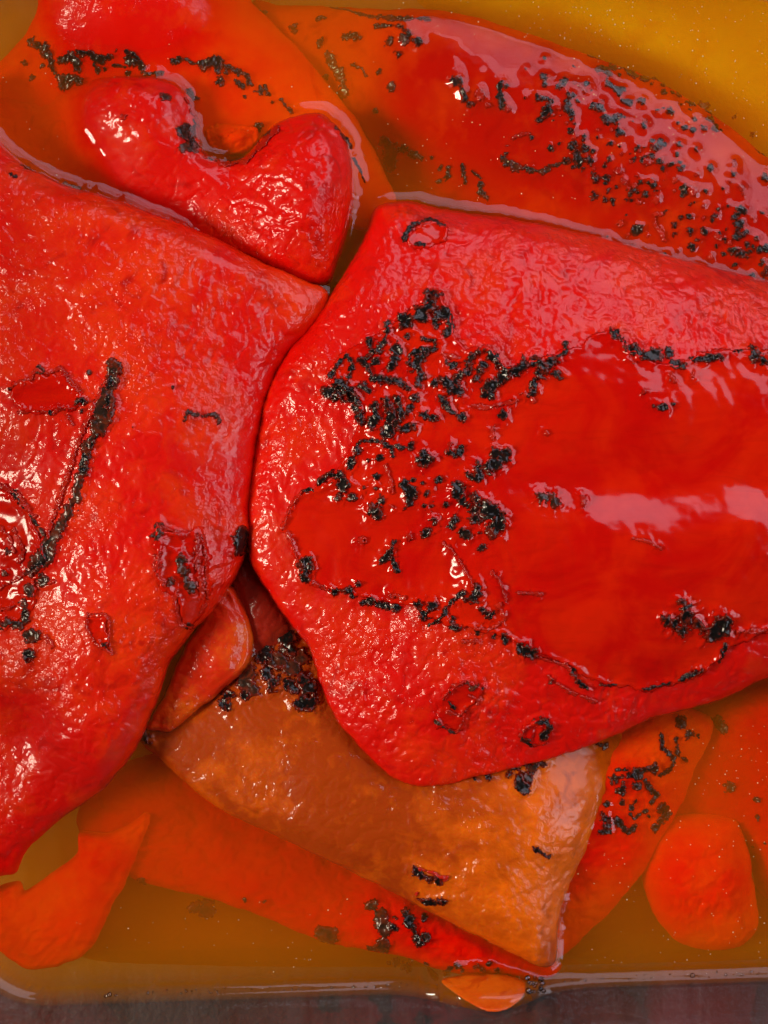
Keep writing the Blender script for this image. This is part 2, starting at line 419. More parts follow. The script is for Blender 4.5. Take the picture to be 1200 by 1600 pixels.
    def flake(s, P, hw, kind, seed):
        st = 1.0 if hw < 4.5 else (1.3 if hw < 8 else 1.8)
        pad = hw * 2.6 + 3 * st
        gx = np.arange(P[:, 0].min() - pad, P[:, 0].max() + pad, st); gy = np.arange(P[:, 1].min() - pad, P[:, 1].max() + pad, st)
        X, Y = np.meshgrid(gx, gy)
        sdf = stroke_sdf(X, Y, P, hw, seed)
        q = np.clip(-sdf / ((hw * 0.22 + 1.2) if kind != 'r' else (hw * 0.6 + 0.8)), 0, 1); prof = np.sqrt(1 - (1 - q) ** 2)
        zs = s.field(X, Y)
        crum = fbm(X, Y, max(hw * 1.1, 6), 2, (seed + 5) % 29)
        hgt = {'c': 1.4 + hw * 0.20, 'b': 1.0 + hw * 0.14, 'r': 1.8 + hw * 0.45}[kind]
        hgt = min(hgt, 5.5)
        top = zs + 0.6 + prof * hgt * (1.0 + (0.55 if kind != 'r' else 0.35) * crum)
        if kind != 'r': top = top + 1.5 * np.exp(-((sdf + 2.2) / 1.6) ** 2) * np.clip(0.4 + 1.6 * crum, 0, 1.4)
        V, F, us, inn = grid_solid(X, Y, sdf, top, zs - 3.5, zs - 0.8, st)
        core = np.clip(-sdf / (hw * 0.9), 0, 1)
        if len(F) < 6: return
        link_mesh("charred_flake" if kind != 'r' else "skin_curl", V - s.off, F, {'c': m_char, 'b': m_charb, 'r': m_curl}[kind], s.root, {'core': np.concatenate([core[us], core[inn]])})

def Z(ox, oy, k, items):
    """strokes read from an enlarged crop -> photograph pixels"""
    out = []
    for it in items:
        pts, hw = it[0], it[1]; kind = it[2] if len(it) > 2 else 'c'
        out.append(([ (v / k + (ox if i % 2 == 0 else oy)) for i, v in enumerate(pts)], max(hw / k, 1.6), kind))
    return out

# ------------------------------------------------------------------ charred flakes (kind c), browned film (b), curled red skin (r)
FL_E = Z(400, 420, 2.667, [
 ([740,110,715,165,670,205,620,222],22),([760,195,790,180,810,240,795,270],14),([740,215,755,240],12),([550,235,545,275,520,320,500,390],14),
 ([470,300,480,340,465,370],11),([580,295],17),([635,277],14),([580,350,565,400],20),([690,290,740,300,745,335,690,340,640,360,640,395],11),
 ([700,355,660,400,690,440,670,490],15),([375,365,340,400,310,445],8),([375,365,405,395,385,455],8),([300,515,340,490,380,520,420,550],20),
 ([350,480,330,535],15),([440,380,475,430,490,470],11),([430,490,470,510,450,470],9),([500,460,560,465,610,480,640,500],12),
 ([410,570,430,600,440,640],13),([490,570,500,620,480,650],20),([545,550,560,620,540,690],18),([590,540,610,600,580,650,600,670,650,660],16),
 ([660,540,640,590],13),([690,610,735,625],15),([750,475,780,465],17),([795,390,830,405],11),([780,360,840,370],6,'r'),
 ([890,375,870,430,830,460,850,520,800,480],18),([930,340,970,350,1000,390,1040,420,1020,470,950,500],18),([940,400,920,450],17),([960,520,975,535],15),
 ([1070,430,1120,390,1170,390,1200,430],22),([1200,400,1235,385],18),([1250,370,1285,350,1290,310],12),([1240,430,1265,455],12),([1160,470,1150,520],13),([1100,520,1140,530,1155,555],7,'r'),([900,570,960,580,1040,560,1090,550],7,'r'),
 ([765,530,800,590,860,620],12),([1025,610],13),([985,660,985,710],8,'r'),([430,720,410,780,390,830],13),([450,715,520,720,560,745,570,780],9),
 ([580,740,640,750,650,730],8),([515,790],13),([465,800],9),([700,780,730,800,690,800],19),([795,765,830,780,860,740,850,770],9),([810,730,790,770],7,'r'),
 ([1000,770,1040,770,1010,810,960,830],20),([880,865,930,880,920,810],14),([270,890,300,860,350,860,310,890],13),([190,925,250,920],7),
 ([365,895],20),([335,955],18),([400,945],15),([500,865],13),([450,915],9),([500,915],8),([540,820,560,880,570,940],7,'r'),([520,965],17),([490,1010],22),
 ([620,900,650,930,640,970],15),([655,880],10),([710,935],15),([760,880],12),([695,890],8),([615,1000],11),([570,990],11,'r'),([700,990],11),([735,985],10),
 ([740,1060],15),([705,1100],16),([840,900,845,960,870,980],18),([915,950,930,990,900,1010,910,1050],18),([960,1000,1020,1030,1000,1080],25),
 ([830,1040,810,1080],14),([790,985],9),([870,1100],18),([930,1100],12),([945,1160],14),([575,1140,560,1180,520,1220],10),([560,1190,590,1260],9),
 ([440,1135],12,'r'),([635,1120],9,'r'),([210,1220,200,1290],19),([430,1320],15),([330,1345,390,1340,400,1370],13),([450,1395,490,1380,520,1400,590,1415],11),
 ([560,1360,620,1370],9,'r'),([660,1395,680,1405],13),([730,1410,705,1440],18),([740,1480,780,1440,800,1400,860,1350],9),([915,1330,900,1380],18),
 ([820,1450,810,1490,850,1500],9),([960,1440,940,1420],12),([780,1140,840,1200,890,1290,900,1320],6,'r'),([1010,1400,1035,1460,980,1500,920,1500],7,'r'),
 ([1090,1350,1190,1355],6,'r'),([980,1260,1020,1310,1040,1380],7,'r'),([990,1530],10),([920,1510],10),
 ([110,1080,140,1000,190,930],6,'r'),([130,1100,165,1190,180,1230],6,'r'),([240,1310,300,1340],6,'r')])
FL_E += Z(750, 420, 2.353, [
 ([500,240,530,270],14),([555,300,590,320,640,320],17),([690,305,700,340,740,360],13),([770,335,830,330,885,325],10),([925,305,960,300],5),([1000,290,1015,330,1050,340],15),
 ([740,1230,755,1270],25),([670,1285,720,1310],22),([800,1310],24),([860,1280,890,1310,850,1345],22),([740,1330],18),
 ([900,1380,880,1440],9),([740,1505,810,1480],10),([600,1545,690,1525],6),([440,1530,500,1530],5),([150,1400,190,1410],18),([260,1520],11),
 ([340,1480,360,1520,390,1540],10),([220,1430,320,1460,345,1500],6,'r'),([250,1500,320,1550,420,1590],7,'r'),([230,840,270,850],20,'b'),([375,850],20,'r'),
 ([945,1335,1040,1330],7,'r'),([560,990,620,1005,665,1030],5,'r'),([700,390,710,410],7,'r'),([780,395],9,'r'),([560,345],9,'r'),([600,450],8,'r'),([245,605],8,'r')])
FL_E += Z(620, 900, 3.529, [
 ([250,680,300,610,380,580],8,'r'),([390,590,410,620,450,600],10,'b'),([290,640],10),([470,620],15),([400,660,450,680,440,710],7,'r'),([290,700,320,730],8),([280,750,340,770,380,740],9,'r'),
 ([210,800,270,840,320,865],9,'b'),([330,865,365,800],7,'r'),([710,840,680,880],8,'r'),([690,895,740,925],13),([760,800,820,800,850,840,810,880],15),([790,910],9),
 ([370,360,450,365],11,'r'),([590,330,600,370],13),([180,265,240,255],9),([500,230,530,200],14)])
FL_E += Z(600, 0, 2.0, [([60,745,90,700,150,685,195,710],6),([70,745],10),([100,765,125,765],5),([840,1270,880,1275],8),([905,1262],5)])
FL_C = Z(0, 500, 2.667, [
 ([475,200,440,300,420,420,370,530,340,650,290,800,230,900,180,980,125,1050],24,'b'),([470,215,455,300,450,370],13),([400,470,360,560,345,620],14),([200,970,150,1040],13),([440,260,330,500,250,750,200,900],9,'r'),
 ([40,290,90,250,130,250,150,205,200,225,250,200,300,260,330,295],6,'r'),([45,290],13),([170,210],13,'b'),([320,340,360,340],15),([80,385,150,380,220,390,250,370,310,370],6,'r'),([210,385],11),([340,380],10),([280,400,305,435],6,'r'),
 ([785,380,770,420],7,'b'),([800,390,850,400,900,390,915,425],8,'b'),([790,385],10),([375,220],9,'b'),
 ([655,855,690,870,740,885],8,'r'),([660,860,655,910],15,'b'),([665,970,650,1040],12,'r'),([650,1060,690,1110],7,'r'),([715,1090],12,'b'),([755,1000,770,1060,790,1110],17,'b'),
 ([825,900,820,960,830,1040,850,1150],11,'r'),([850,900,862,1000,865,1160],6,'r'),([740,1120,730,1180,750,1270,800,1280],7,'r'),([790,1275],12),([860,1180,830,1230],6,'r'),
 ([365,1225,440,1225,460,1260,455,1330,465,1390],5,'r'),([465,1390,400,1350,360,1280,365,1225],5,'r'),([435,1355],9),
 ([0,690,70,720,140,820],9,'r'),([60,720,120,790],9),([130,820,180,890],8,'b'),([30,970],16,'b'),([20,1060],14,'b'),([80,1010],8,'r'),([130,1130],27,'b'),([180,1080],18,'b'),([215,1090],12,'r'),
 ([100,1180,110,1260],12,'b'),([0,1270,80,1270],14,'b'),([130,1310],20,'b'),([120,1390],17),([60,1190,0,1210],8,'r'),([100,1060,0,1120],7,'r'),([190,1320,220,1360],9,'r'),([1010,890,995,950],22),  # last stroke: black shadow at the right edge, drawn as a flake
 ([720,283],8),([555,445],7),([60,870,100,960,90,1000],7,'r'),([0,860,40,900,60,960],8,'r')])
FL_C += Z(0, 0, 2.0, [([35,545,50,552],4),([75,515,90,530],6,'b'),([205,572,250,590],5,'b')])
FL_B = Z(0, 0, 2.609, [([800,500,780,560,800,600],10),([840,640,920,655,990,640],7,'b'),([670,400],17,'b'),([760,540],19),([770,605],20,'b'),([1030,590,1100,540],13,'b'),([520,470,500,480],7,'r')]) + Z(400, 0, 4.0, [  # strokes along the notch stand in for the hollow's shade
 ([505,800,560,870,590,920],13),([610,990,650,1060,680,1140],6)])
FL_A = Z(0, 0, 2.609, [
 ([130,170,160,190,190,220,205,250],14),([185,200],20),([175,268],9),([210,280,240,320],9),([270,330,310,325],20),([100,255],16,'b'),([130,320],12,'b'),([245,250,280,235,310,240,320,280],15),
 ([320,215,380,225,400,245,450,235],12),([385,260,400,295],9),([460,268,510,275],6),([475,203],11),([515,210,550,225,565,245],6),([530,245,575,262,590,300,650,300],12),
 ([520,300],8),([430,285],7),([705,250,735,240],10),([760,243,795,262],6),([815,265,880,255,890,285],17),([900,330],16),([920,297],8),([930,270,960,290,1000,300,1020,340],11),
 ([960,330,990,355],8),([1040,375,1075,370],14),([1080,350,1095,385],6),([1000,395],7),([1110,415],7),([1145,405,1170,440,1190,455],7),([760,365,800,400],9)])
FL_D = Z(580, 20, 3.75, [
 ([40,25,120,35,250,35,330,40],13,'b'),([30,80,100,75,170,85],11),([95,165],24,'b'),([180,155,200,180],21,'b'),([210,115],18),([270,165],17),([155,240],15),([45,345],10),([115,440,130,460],18,'b'),([28,580],10,'b'),
 ([495,400],24),([530,460,550,500],17),([570,540],19),([640,485],18,'r'),([690,545],10,'r'),([755,420,755,490,770,560],14),([800,560],18,'r'),([790,430],12),([905,330],10,'b'),([1015,270],14,'b'),
 ([1010,375,1015,420],17),([970,500],20),([1040,540,1020,600],18),([1090,430,1140,400],16),([1100,560],12,'r'),([1150,540],13),([1180,480],15),([980,630],12),
 ([820,740,870,715,930,710],8,'r'),([790,780],9,'r'),([770,850,800,820],9),([770,860,820,890,860,920],16,'b'),([900,905,950,930,1020,930,1050,900,1120,880],10,'b'),([1140,870],14),([1050,800],12),([1180,780],16),([1180,910],10),
 ([85,770,110,860],34,'b'),([180,800,250,830,290,850],14,'b'),([355,850],13,'b'),([405,910],10,'b'),([450,910,450,960],12),([395,990],16,'b'),([530,890,540,930,550,1000],10),([590,930,640,970],6),([640,1000,640,1050,680,1080],12)])
FL_D += Z(880, 80, 3.75, [
 ([220,110,300,90,360,110,420,140],20,'b'),([260,130],14),([330,140],13),([480,160,550,155],16,'b'),([520,190],12),([590,200],12),([640,200],9),([590,240],13),([680,255],15),([640,240],8),([730,300,765,310],14),([690,310],10),
 ([745,345],12),([830,310],20),([860,350],17),([860,400],17),([890,455],18),([925,465],8),([150,20,210,40],10,'b'),([1000,390],20,'b'),([1105,490],15,'b'),([1130,570,1150,590,1200,610],6),([60,90],7),
 ([250,180,300,230,350,230],18),([620,350,640,370],20),([820,445],18),([770,400],15),([590,335],10),
 ([30,260],18),([60,260],12),([20,330,50,370],13),([140,190],13),([100,200,130,240],7,'r'),([70,185],11,'r'),([210,330],17),([230,290],11,'r'),([340,290,380,300],15),([460,300],17),([260,400,310,400],20),([230,390],14),([360,390],14),
 ([320,480,350,480],17),([280,460],10,'r'),([480,410],12,'r'),([470,440],12),([550,350],12),([670,420],12),([710,450],10),([760,465],12),([540,570],24),([470,560],13),([680,550],12),([590,550],10),([520,530],9),([670,605],9),([630,660],12),
 ([440,590],12,'r'),([500,650],18,'r'),([340,600],13,'r'),([430,735],12,'r'),([400,650],10,'r'),([520,790],19),([520,765],13,'r'),([650,755],12,'r'),([645,820],8,'r'),([700,835,705,790],13),([760,820],20,'r'),([750,900],15),([820,910],15,'r'),
 ([885,970],18),([820,985],12,'r'),([600,940],12),([570,955],10,'r'),([540,870],19,'r'),([540,960,530,1020,570,1060,590,1110],10,'r'),([650,1020],14),([650,1070],13),([740,1055],17),([825,1055],17),([700,1100],17),([780,1105],17),([750,1150],20),
 ([860,1205],19,'r'),([800,1270],14),([670,1170],12,'r'),([590,1190],12),([950,1045],10),([915,1100],13,'r'),([945,1110],12),([1010,920,1050,940,1000,970],18),([1030,1020],20),([1060,1060],17),([1030,1090],15),([1080,1130],18),([1130,1100],17),
 ([990,1170],17),([1040,1190],23),([940,1190],10),([1150,1165],17),([1190,1160],14),([1000,660],13,'r'),([1000,720],13),([1180,740],13),([1105,980],10,'r'),([1160,1240],14),([1180,1290],18),([1110,1320,1120,1360],14),
 ([70,540,80,600,90,670],15),([150,640],17),([170,590],12),([120,690],14),([60,685],10),([15,640],14),([180,740],20),([250,740],18),([270,640],17),([320,700],12,'r'),([350,760,390,810],11,'r'),([250,810],17),([310,800],12),([180,850],18),([240,880],15),
 ([290,880],14),([370,870],15),([390,830],14),([440,890],16,'r'),([430,1050],18),([380,1080],12,'r'),([330,1010],12,'r'),([370,960],7),([420,1130],10,'r'),([490,1090],8,'r'),([260,1085],7)])
FL_D += Z(400, 0, 4.0, [([30,95,60,75],16,'b'),([240,180],22,'b'),([380,125,410,110,440,115],9),([405,250,395,290],16),([560,230,610,220,650,240],15),([620,255],15),([440,340,480,400,520,470],20,'b'),([600,400,660,430,690,480],9,'b'),
 ([550,500,540,620],30,'b'),([770,445],9),([470,40,560,60,640,85,760,110],8,'b'),([440,480],16,'b')])
FL_F = Z(200, 860, 3.529, [
 ([820,450,870,480,900,540],26),([760,560,720,590],20),([830,620],26,'b'),([680,650,640,720,690,760],25,'b'),([560,790,520,820,545,860],16),([650,800],19),([770,680,800,720],22),([870,720,920,760],19),
 ([960,700,980,760,960,830,1010,830],27),([900,640],22,'b'),([850,560],20,'b'),([960,600],22,'b'),([80,1010,100,1060],20)])
FL_F = [(a, b * 1.4, c) for a, b, c in FL_F]
FL_F += Z(560, 1320, 3.529, [([320,150,380,180,440,200],20),([340,130,420,160,480,185],11,'r'),([330,300,400,320,460,310],17),([320,270],9,'r'),([970,20,1050,65],11)])
FL_F += Z(620, 900, 3.529, [([660,1050,690,1150],30),([740,1060,800,1030],26,'b'),([620,1080],20),([720,1110],24,'b'),([430,1115],12),([500,1105],12),([830,990],20),([1100,920,1150,940],14)])
FL_G = Z(560, 1320, 3.529, [([80,340,120,400,140,480,120,560],26,'b'),([60,570],9),([150,560],11),([210,400],18),([190,450],14),([260,390,300,450,340,540],20),([360,520],18,'b'),([360,400],13),
 ([170,650],8),([210,645,270,680],13),([295,645],11,'b'),([370,655,390,690,430,740],8),([430,690],16,'b'),([500,680,480,720],9),([540,660,570,690],11),([650,670,690,690],12),([720,660],11),([760,690],9),([760,715],9),([820,720],12),([880,730],11),([930,725],9)])
FL_G += Z(0, 1050, 2.0, [([1015,820],24,'b'),([610,735,660,745],15,'b'),([450,655],12,'b'),([765,712],5,'b'),([825,718],5,'b')])
FL_K = Z(880, 1080, 3.75, [([575,260,580,330,640,380,650,420,610,470,565,490],10),([660,280,670,350,680,385,730,405],9),([735,255],24),([790,260],11),([690,180],20),([400,485,470,470,530,450],20),([530,480],13),([310,460,370,460],7),
 ([290,510,340,500],17),([280,540],13),([320,580,350,560],19),([350,600],13),([340,650],16),([430,560],19),([425,640,400,685],9),([480,520,500,570,550,600,520,650],12),([390,720,420,750,440,720,480,700],9),([255,660],10),
 ([240,720,260,790],19),([210,825,270,820],10),([310,750,340,790,380,830,420,790],14),([580,680],30),([570,760],26),([540,800],20),([600,720],20),([500,730],8)])
FL_M = Z(880, 1080, 3.75, [([870,160,910,190,945,240],22),([975,560],22,'b'),([1130,630],22,'b'),([1140,740],15,'b'),([1110,910],8),([1180,890],8)])

FL_D = [(a, b * 1.12, c) for a, b, c in FL_D]
_rd = np.random.RandomState(8)
while len(FL_D) < 290:      # the finest specks between the larger flakes
    u, v = _rd.rand(), _rd.rand()
    FL_D.append(([840 + 350 * u + 20 * _rd.randn(), 120 + 170 * u + 150 * v * (0.6 + 0.4 * u) + 8 * _rd.randn()], 2.0 + 2.2 * _rd.rand(), 'c' if _rd.rand() < 0.75 else 'r'))

FL_G = [(a, b * 1.25, c) for a, b, c in FL_G]
FL_K = [(a, b * 1.12, c) for a, b, c in FL_K]

FL_B += [([297,158,310,185,316,215,326,242,350,257],4.5,'r'),([352,257,385,252,408,228,430,203],4.5,'r'),([404,196,392,214,396,226],5,'c')]  # last stroke: dark shade inside the fold's hollow, drawn as a flake


# ------------------------------------------------------------------ table and dish
def rrect(x0, x1, y0, y1, r, off, rot=math.radians(1.9), n=14):
    """rounded rectangle grown by off; slightly turned as it stands"""
    pts = []
    r2 = max(r + off, 4)
    for (cx, cy_, a0) in ((x1 - r, y1 - r, 0), (x0 + r, y1 - r, 90), (x0 + r, y0 + r, 180), (x1 - r, y0 + r, 270)):
        for k in range(n + 1):
            a = math.radians(a0 + 90 * k / n); pts.append((cx + r2 * math.cos(a), cy_ + r2 * math.sin(a)))
    P = np.array(pts); c, s_ = math.cos(rot), math.sin(rot)
    return np.stack([P[:, 0] * c - P[:, 1] * s_, P[:, 0] * s_ + P[:, 1] * c], 1)
DISH = (-672, 745, -742, 872, 120)
FLARE = math.tan(math.radians(18))
BOT, RIM = -300.0, 330.0

def glass_mat():
    M = NT("clear_glass"); co = M.co()
    tr = M.n('ShaderNodeBsdfTransparent'); tr.inputs[0].default_value = (0.90, 0.91, 0.91, 1)
    gl = M.n('ShaderNodeBsdfGlossy'); gl.inputs[0].default_value = (1, 1, 1, 1)
    mp = M.n('ShaderNodeMapping'); M.l(co, mp.inputs[0]); mp.inputs['Scale'].default_value = (1, 1, 0.06)
    sm = M.ramp(M.noise(mp.outputs[0], 26, 4, 0.5, 0.65), 0.50, 0.72)
    df = M.n('ShaderNodeBsdfDiffuse'); df.inputs[0].default_value = (0.4, 0.4, 0.4, 1)
    M.val(gl.inputs['Roughness'], M.math('ADD', 0.02, M.math('MULTIPLY', sm, 0.12)))
    fr = M.fres(1.5)
    mx = M.n('ShaderNodeMixShader'); M.l(fr, mx.inputs[0]); M.l(tr.outputs[0], mx.inputs[1]); M.l(gl.outputs[0], mx.inputs[2])
    m2 = M.n('ShaderNodeMixShader'); M.val(m2.inputs[0], M.math('ADD', 0.006, M.math('MULTIPLY', sm, 0.025))); M.l(mx.outputs[0], m2.inputs[1]); M.l(df.outputs[0], m2.inputs[2])
    M.l(m2.outputs[0], M.out.inputs[0]); return M.m
m_glass = glass_mat()

def build_dish():
    prof = []   # (offset outwards, z)
    prof += [(-60 + FLARE * BOT, BOT), (-22 + FLARE * BOT, BOT + 6), (FLARE * BOT - 2, BOT + 34)]
    for z in np.linspace(BOT + 60, RIM - 10, 12): prof.append((FLARE * z, z))
    for a in np.linspace(0, 180, 7):
        prof.append((FLARE * RIM + 15 - 15 * math.cos(math.radians(a)), RIM - 8 + 14 * math.sin(math.radians(a))))
    for z in np.linspace(RIM - 20, BOT, 6): prof.append((FLARE * z + 30, z))
    prof += [(FLARE * BOT + 12, BOT - 24), (-40 + FLARE * BOT, BOT - 30)]
    rings = [np.column_stack([rrect(*DISH, o), np.full(60, z)]) for o, z in prof]
    n = len(rings[0]); V = np.concatenate(rings); F = []
    for a in range(len(rings) - 1):
        for k in range(n):
            F.append((a * n + k, a * n + (k + 1) % n, (a + 1) * n + (k + 1) % n, (a + 1) * n + k))
    # bottoms as fans of quads collapsed on a centre pair
    ci = len(V); c0 = rings[0].mean(0); c1 = rings[-1].mean(0); V = np.concatenate([V, [c0, c1]])
    last = (len(rings) - 1) * n
    for k in range(0, n, 2):
        F.append((ci, k, (k + 1) % n, (k + 2) % n)[::-1]); F.append((ci + 1, last + k, last + (k + 1) % n, last + (k + 2) % n))
    root = bpy.data.objects.new("glass_dish", None); sc.collection.objects.link(root); root.empty_display_size = 0.01
    root.location = (0, 0, (BOT - 30) * S)
    o = link_mesh("glass_dish", V - np.array([0, 0, BOT - 30]), np.array(F), m_glass)
    bpy.data.objects.remove(root); o.name = "glass_dish"; o.location = (0, 0, (BOT - 30) * S)
    tag(o, "clear rectangular glass dish holding the peppers and their amber juice", "dish")
build_dish()

def build_table():
    M = NT("dark_stone"); co = M.co(); p = M.n('ShaderNodeBsdfPrincipled')
    mp = M.n('ShaderNodeMapping'); M.l(co, mp.inputs[0]); mp.inputs['Scale'].default_value = (1.0, 0.25, 1)
    f = M.ramp(M.noise(mp.outputs[0], 60, 6, 0.6, 0.7), 0.3, 0.72)
    col = M.mixc(f, (0.016, 0.019, 0.023, 1), (0.062, 0.070, 0.082, 1))
    sp_ = M.ramp(M.noise(co, 7, 2), 0.66, 0.74)
    col = M.mixc(M.math('MULTIPLY', sp_, 0.35), col, (0.22, 0.2, 0.18, 1))
    M.l(col, p.inputs['Base Color']); p.inputs['Roughness'].default_value = 0.45
    b = M.n('ShaderNodeBump'); b.inputs['Distance'].default_value = 2 * S; M.l(M.noise(co, 12, 4), b.inputs['Height']); M.l(b.outputs[0], p.inputs['Normal'])
    M.l(p.outputs[0], M.out.inputs[0])
    w = 4200; zt = BOT - 31; zb = zt - 200
    V = [(-w, -w, zt), (w, -w, zt), (w, w, zt), (-w, w, zt), (-w, -w, zb), (w, -w, zb), (w, w, zb), (-w, w, zb)]
    F = [(0, 1, 2, 3), (7, 6, 5, 4), (0, 4, 5, 1), (1, 5, 6, 2), (2, 6, 7, 3), (3, 7, 4, 0)]
    o = link_mesh("table_top", V, F, M.m, smooth=False)
    tag(o, "dark grey table top under the glass dish", None, kind="structure")
build_table()

# ------------------------------------------------------------------ peppers
GP = "roasted peppers lying in the dish"
Pepper("pepper_piece", "added golden yellow shape deep under the juice, brightening the upper right corner", "pepper",  # unseen shape added to make the juice above it bright and golden
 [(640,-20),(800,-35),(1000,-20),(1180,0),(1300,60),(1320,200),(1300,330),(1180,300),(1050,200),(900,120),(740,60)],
 -200, [(800,0,-130),(1000,50,-92),(1080,90,-84),(1180,60,-110),(1200,180,-96),(1280,260,-115),(900,90,-110)], m_added_gold, R=110, st=4, seed=16, rag=0.5, tints=[(0.4,)])
Pepper("pepper_piece", "added brown red shape deep along the front of the dish, darkening the juice", "pepper",  # unseen shape added so the front juice turns darker and redder
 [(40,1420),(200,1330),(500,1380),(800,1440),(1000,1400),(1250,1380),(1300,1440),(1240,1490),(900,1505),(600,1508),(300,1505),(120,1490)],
 -210, [(200,1420,-120),(400,1470,-118),(700,1470,-125),(1000,1450,-128),(1200,1440,-120)], m_added_brown, R=70, st=4, seed=17, rag=0.5, tints=[(0.3,)])
Pepper("roasted_pepper", "large submerged orange pepper in the upper left corner, one red bulge breaking the juice", "pepper",
 [(66,-62),(60,10),(35,60),(-10,110),(-45,180),(-45,300),(150,330),(400,330),(560,360),(620,330),(602,270),(562,195),(520,140),(470,80),(430,40),(388,-5),(360,-62)],
 -66, [(180,10,40),(85,20,14),(300,20,14),(190,66,14),(190,84,-4),(60,60,-18),(120,90,-10),(300,80,-10),(400,60,-26),(450,130,-30),(350,150,-16),(200,150,-22),(60,150,-40),(0,200,-60),(540,230,-38),(590,290,-46),(300,250,-45),(180,-50,32),(350,-30,-15)],
 m_subw, R=70, st=3, seed=1, sleek=[(0.8,),(190,0,110,-0.5)], tints=[(0.4,),(190,10,120,-0.6),(430,120,90,0.35),(560,240,60,0.3)], flakes=FL_A, group=GP)
Pepper("roasted_pepper", "glossy dark red pepper at the upper right, thickly dotted with black char", "pepper",
 [(395,5),(440,8),(520,12),(600,18),(680,20),(740,32),(830,58),(940,98),(1010,123),(1080,163),(1140,203),(1200,253),(1315,340),(1315,480),(1100,480),(900,420),(750,380),(600,360),(540,280),(480,180),(420,80)],
 -95, [(450,50,-62),(560,40,-40),(500,130,-80),(600,100,-26),(560,230,-88),(620,180,-16),(640,60,2),(680,250,-22),(700,180,4),(700,70,8),(720,110,16),(800,110,16),(760,52,0),(800,75,1),(880,140,17),(900,105,-2),(800,200,14),(800,280,-4),(900,250,12),(950,170,13),(980,130,-8),(1000,220,16),(1080,195,-2),(1050,170,-10),(1100,270,16),(1180,275,5),(1200,262,-8),(1150,350,13),(1250,380,12),(1000,330,8),(900,340,-2),(1100,400,5),(850,360,-8),(1280,330,0),(700,340,-45),(620,300,-85)],
 m_dskin, R=45, st=3, seed=2, disp=1.2, film=1.5, tints=[(0.1,),(560,60,110,0.75),(480,60,80,0.5),(700,30,60,0.6),(800,50,50,0.6),(900,85,40,0.6),(1000,125,45,0.7),(1080,160,45,0.7),(1160,220,50,0.8),(690,170,50,0.4)], sleek=[(0.9,)], flakes=FL_D, group=GP)
Pepper("roasted_pepper", "folded red pepper in the upper middle left, a pool of juice held in its fold", "pepper",
 [(-45,165),(0,148),(60,140),(130,130),(170,124),(230,122),(278,136),(304,162),(312,200),(320,236),(348,252),(386,246),(408,218),(428,196),(455,183),(484,176),(512,183),(542,220),(554,290),(548,345),(528,410),(508,447),(440,445),(300,395),(100,335),(-45,262)],
 [(0,150,-70),(130,130,-50),(230,122,-30),(320,236,-45),(386,246,-40),(500,180,10),(550,290,-15),(508,447,-10),(300,395,-40),(-45,262,-70)],
 [(0,200,-48),(60,200,-44),(95,180,-36),(105,240,-30),(150,180,22),(200,160,40),(260,165,38),(230,220,40),(300,185,18),(288,235,30),(360,275,26),(325,268,32),(300,300,24),(200,290,4),(150,270,-16),(420,255,58),(385,300,34),(430,300,66),(440,205,48),(500,205,66),(500,260,86),(480,330,86),(400,320,48),(450,400,56),(350,350,26),(530,330,58),(100,300,-40),(250,330,0)],
 m_red, R=34, under=20, seed=3, disp=1.9, tints=[(0.1,),(20,220,110,0.6),(200,200,80,0.3)], sleek=[(60,220,120,0.9),(220,200,90,0.4),(200,320,100,0.8),(340,280,40,0.4)], flakes=FL_B, group=GP)
Pepper("pepper_piece", "tiny orange scrap lying in the little pool held by the folded pepper", "pepper",
 [(318,198),(340,190),(372,196),(402,204),(398,228),(372,246),(340,240),(322,224)], -34, [(365,215,-4),(345,220,-12),(385,222,-8),(360,200,-16),(362,236,-14)], m_sub, R=14, under=6, st=2, seed=15, rag=6, disp=3.0, tints=[(0.75,)])
Pepper("roasted_pepper", "red pepper lying deep against the right edge of the dish, below the big one", "pepper",
 [(1120,1090),(1315,1050),(1315,1440),(1230,1420),(1185,1392),(1160,1320),(1100,1290),(1040,1290),(1000,1270),(1040,1180)],
 -120, [(1180,1120,-10),(1200,1200,-26),(1120,1150,-40),(1100,1220,-55),(1050,1260,-62),(1180,1330,-30),(1250,1250,-18),(1250,1100,-5)],
 m_subr, R=50, st=3, seed=4, disp=1.8, tints=[(0.0,),(1190,1330,60,0.4)], flakes=FL_M, group=GP)
Pepper("pepper_piece", "red wedge of pepper sunk along the front, charred at its right end", "pepper",
 [(120,1275),(180,1200),(300,1180),(500,1280),(700,1400),(862,1495),(872,1512),(840,1528),(760,1526),(690,1512),(620,1490),(560,1482),(480,1462),(410,1432),(330,1405),(260,1388),(205,1372),(150,1335)],
 -70, [(250,1260,-45),(300,1330,-45),(400,1370,-42),(500,1410,-40),(560,1440,-28),(620,1440,-10),(700,1480,2),(780,1508,6),(840,1512,10),(400,1280,-50)],
 m_subr, R=40, st=3, seed=5, disp=1.8, tints=[(0.3,)], flakes=FL_G)
Pepper("pepper_piece", "twisted orange scrap of pepper sunk in the front left corner", "pepper",
 [(-20,1400),(28,1376),(40,1392),(80,1365),(120,1332),(125,1300),(170,1298),(205,1285),(228,1268),(236,1280),(218,1330),(200,1372),(172,1422),(150,1472),(110,1502),(50,1515),(20,1502),(-15,1470)],
 -55, [(20,1400,-14),(-5,1420,-14),(80,1400,-34),(100,1440,-30),(150,1380,-24),(210,1300,-22),(60,1490,-32)],
 m_sub, R=26, st=3, seed=6, disp=1.5, tints=[(0.4,),(30,1410,50,0.5),(70,1490,60,0.4)])
